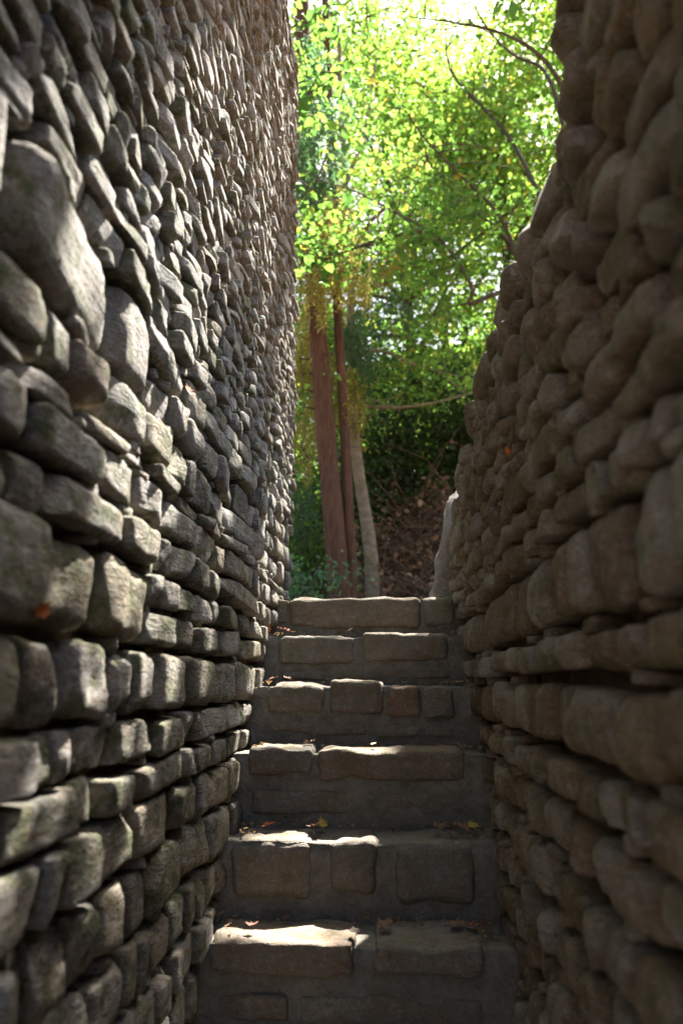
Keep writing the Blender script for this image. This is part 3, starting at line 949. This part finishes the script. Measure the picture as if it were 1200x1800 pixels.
shrub('green_shrub', 'sunlit blue-green shrub low at the foot of the red-brown stems', (-0.98, 7.9, 0), 0.5, 0.95, M['leaf_blue'], 12, 0.05)
shrub('green_shrub', 'light green shrub between the left wall end and the red-brown stems', (-1.35, 9.6, 0), 0.8, 1.9, M['leaf_green'], 14, 0.065, 0.14, 12)
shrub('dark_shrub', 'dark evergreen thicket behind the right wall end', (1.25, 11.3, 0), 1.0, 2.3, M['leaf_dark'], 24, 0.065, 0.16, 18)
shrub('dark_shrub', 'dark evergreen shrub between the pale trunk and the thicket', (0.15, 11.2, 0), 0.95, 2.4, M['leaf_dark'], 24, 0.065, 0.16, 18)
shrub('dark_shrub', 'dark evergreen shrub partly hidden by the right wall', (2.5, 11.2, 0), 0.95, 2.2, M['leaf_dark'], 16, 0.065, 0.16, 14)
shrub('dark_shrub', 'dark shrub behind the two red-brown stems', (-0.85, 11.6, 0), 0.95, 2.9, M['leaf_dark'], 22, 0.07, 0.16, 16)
shrub('green_shrub', 'green shrub on the bank beneath the wood, at the left', (-2.2, 12.0, 0), 1.1, 2.8, M['leaf_green'], 16, 0.08, 0.18, 14)
# the wood goes on up the hill
cent = []
for i in range(1400):
    x = random.uniform(-9, 14); y = random.uniform(22, 34)
    cent.append(Vector((x, y, ground_height(x, y) + abs(random.gauss(0, 1)) * 2.4 + random.uniform(0, 2.0))))
V, F, t = leaves(cluster_points(cent, 26, 0.75, 0.5), 0.42, 0.4)
tag(mesh_obj('distant_wood', V, F, M['leaf_green'], None, {'tint': t}, False), 'green mass of distant woodland up the hill', 'woodland', None, 'stuff')

# dead brush on the bank
pt = Parts(); cent = []
for i in range(1700):
    x = random.uniform(-0.5, 3.0); y = random.uniform(8.9, 11.0)
    z = ground_height(x, y)
    a = random.uniform(0, math.pi * 2); L = random.uniform(.25, .8) if i % 4 else random.uniform(.8, 1.5)
    d = Vector((math.cos(a), math.sin(a) * .6, random.uniform(-.1, .9))).normalized()
    p = Vector((x, y, z + random.uniform(0, .35)))
    k = Vector((random.gauss(0, .07), random.gauss(0, .07), -0.10 * L))
    pt.add(tube([p, p + d * L * .5 - k, p + d * L], [.008, .006, .002], 4))
    cent.append(p + d * L * random.uniform(.3, 1))
brush = tag(mesh_obj('dead_brush', pt.V, pt.F, M['twig_dead']), 'tangle of dead brown twigs on the shady bank', 'brush', None, 'stuff')
V, F, t = leaves(cluster_points(cent, 4, 0.12, 0.6), 0.055, 0.3)
mesh_obj('dead_leaves', V, F, M['leaf_brown'], brush, {'tint': t}, False)
# leaf litter on the ground beyond
q = np.stack([rng.uniform(-3, 4, 5000), rng.uniform(4.2, 12, 5000), np.zeros(5000)], 1)
q[:, 2] = [ground_height(a, b_) + 0.04 for a, b_, _ in q]
V, F, t = leaves(q, 0.06, 0.9, 0.0)
tag(mesh_obj('leaf_litter', V, F, M['leaf_brown'], None, {'tint': t}, False), 'brown fallen leaves covering the ground beyond the steps', 'leaf litter', None, 'stuff')


# crumbs of leaf and soil gathered at the back and the ends of the treads
Pd = []
for si, (yf, zt) in enumerate(STEP[:-1]):
    depth = STEP[si + 1][0] - yf
    for i in range(130):
        back = depth - abs(random.gauss(0, 0.035)) - 0.005
        x = random.uniform(-0.5, 0.31)
        if random.random() < 0.45:
            x = random.choice((-0.50 + abs(random.gauss(0, .03)), 0.31 - abs(random.gauss(0, .05)))); back = random.uniform(0.04, depth)
        Pd.append((x, yf + back, zt + 0.012 + random.uniform(0, .006)))
V, F, t = leaves(np.array(Pd), 0.011, 0.8, 0.0, 0.4)
tag(mesh_obj('leaf_debris', V, F, M['leaf_brown'], None, {'tint': t}, False), 'brown crumbs of dry leaf along the back of the treads', 'leaf debris', None, 'stuff')


# ================================================================== fallen leaves on steps and walls
def fallen_leaf(label, mat, c, size, yaw, pitch=0.12, curl=0.25, roll=0.0):
    """lobed leaf with a stalk, curled along its midrib"""
    out = [(0, 0), (.16, .10), (.40, .12), (.30, .30), (.46, .48), (.26, .52), (.22, .74), (.10, .72), (0, 1.0)]
    pts = out + [(-x, y) for x, y in out[-2:0:-1]]
    n = len(pts)
    V = [(0, .45, 0)] + [(x, y, curl * (x * x * 2.2 + (y - .45) ** 2 * 0.9) + random.uniform(-.02, .02)) for x, y in pts]
    F = [(0, 1 + i, 1 + (i + 1) % n) for i in range(n)]
    V = np.array(V) * size
    V[:, 1] -= size * 0.45
    R = (Vector((0, 0, 0)),)
    from mathutils import Euler
    m = np.array(Euler((pitch, roll, yaw)).to_matrix())
    W = V @ m.T
    zoff = 0
    root = mesh_obj('fallen_leaf', W + np.array(c), F, M[mat], None, None, False, c)
    tag(root, label, 'leaf', 'fallen leaves on the steps and walls')
    s0 = np.array((0, -0.42 * size, 0.01 * size)); s1 = np.array((0.05 * size, -0.85 * size, 0.10 * size))
    st = [Vector(m @ s0) + Vector(c), Vector(m @ ((s0 + s1) / 2 + np.array((0.02 * size, 0, 0)))) + Vector(c), Vector(m @ s1) + Vector(c)]
    mesh_obj('stalk', *tube(st, [size * .025, size * .02, size * .015], 5), M[mat], root)
    return root


def on_step(si, px, back=0.05):
    """a point on tread si under the photograph's column px, 'back' metres behind the edge"""
    yf, zt = STEP[si]
    y = yf + back
    d = ray(px, 1300)
    x = d.x / d.y * y
    return Vector((x, y, zt + 0.03))


LEAVES = [
    (7 - 1, 468, .10, 'fallen_orange', .07, 'bright orange leaf standing against the left wall, second step from the top', 1.2),
    (7 - 1, 494, .06, 'fallen_orange', .08, 'orange leaf at the left end of the second step from the top', .3),
    (7 - 1, 617, .06, 'fallen_pale', .035, 'tiny pale leaf in the middle of the second step from the top', .5),
    (7 - 1, 785, .06, 'fallen_red', .05, 'small reddish leaf at the right end of the second step from the top', .2),
    (5, 480, .06, 'fallen_red', .05, 'reddish leaf at the left end of the third step from the top', .3),
    (5, 502, .08, 'fallen_brown', .045, 'brown leaf beside the reddish one, third step from the top', .3),
    (5, 788, .06, 'fallen_red', .05, 'reddish leaf at the right end of the third step from the top', .3),
    (4, 545, .10, 'fallen_brown', .06, 'brown leaf near the middle of the fourth step from the top', .2),
    (4, 803, .03, 'fallen_pale', .05, 'small pale leaf at the right of the fourth step from the top', .7),
    (4, 657, .05, 'fallen_pale', .03, 'tiny whitish leaf in the middle of the fourth step from the top', .3),
    (3, 478, .12, 'fallen_orange', .055, 'orange-red leaf in the sun patch, fifth step from the top', .15),
    (3, 512, .17, 'fallen_dark', .06, 'dark leaf behind the sun patch, fifth step from the top', .2),
    (3, 556, .10, 'fallen_brown', .075, 'curled brown leaf at the right of the sun patch, fifth step from the top', .35),
    (3, 566, .16, 'fallen_yellow', .05, 'small yellow leaf standing up, fifth step from the top', 1.0),
    (3, 765, .10, 'fallen_brown', .075, 'brown leaf at the left of the leaf clump, right end of the fifth step', .2),
    (3, 788, .07, 'fallen_red', .08, 'reddish leaf in the middle of the leaf clump, right end of the fifth step', .3),
    (3, 806, .11, 'fallen_brown', .07, 'dry brown leaf at the back of the leaf clump, right end of the fifth step', .5),
    (3, 824, .15, 'fallen_yellow', .06, 'yellow-green leaf at the far right of the fifth step from the top', .4),
    (2, 392, .17, 'fallen_brown', .065, 'orange-brown leaf at the left end of the lowest lit step', .25),
    (2, 450, .08, 'fallen_red', .055, 'dark red leaf in the sun patch on the lowest lit step', .12),
    (2, 512, .18, 'fallen_dark', .05, 'dark leaf behind the sun patch on the lowest lit step', .2),
    (2, 622, .05, 'fallen_dark', .055, 'dark leaf near the front edge, middle of the lowest lit step', .1),
    (2, 675, .12, 'fallen_brown', .07, 'brown leaf right of the middle on the lowest lit step', .2),
    (2, 795, .13, 'fallen_brown', .075, 'reddish-brown leaf at the right of the lowest lit step', .2),
    (2, 820, .11, 'fallen_red', .065, 'dull red leaf beside the orange one, right end of the lowest lit step', .2),
    (2, 849, .15, 'fallen_orange', .075, 'orange leaf tilted up at the far right end of the lowest lit step', .6),
]
for (si, px, back, m, sz, lab, pit) in LEAVES:
    fallen_leaf(lab, m, on_step(si, px, back), sz * 0.85, random.uniform(0, 6.28), pit, random.uniform(.2, .6))


def on_wall(px, py, X, out):
    d = ray(px, py)
    return EYE + d * ((X + out) / d.x)


fallen_leaf('bright orange leaf caught in a joint of the left wall, low and near', 'fallen_orange', on_wall(76, 1072, XL, 0.005), .032, 0.3, 1.3, .4, .6)
fallen_leaf('small orange leaf caught on the left wall, above the middle courses', 'fallen_orange', on_wall(331, 686, XL, 0.01), .04, 1.1, 1.1, .4)
fallen_leaf('orange leaf caught in a joint of the right wall', 'fallen_orange', on_wall(890, 792, XR, -0.01), .028, 2.2, 1.2, .4)
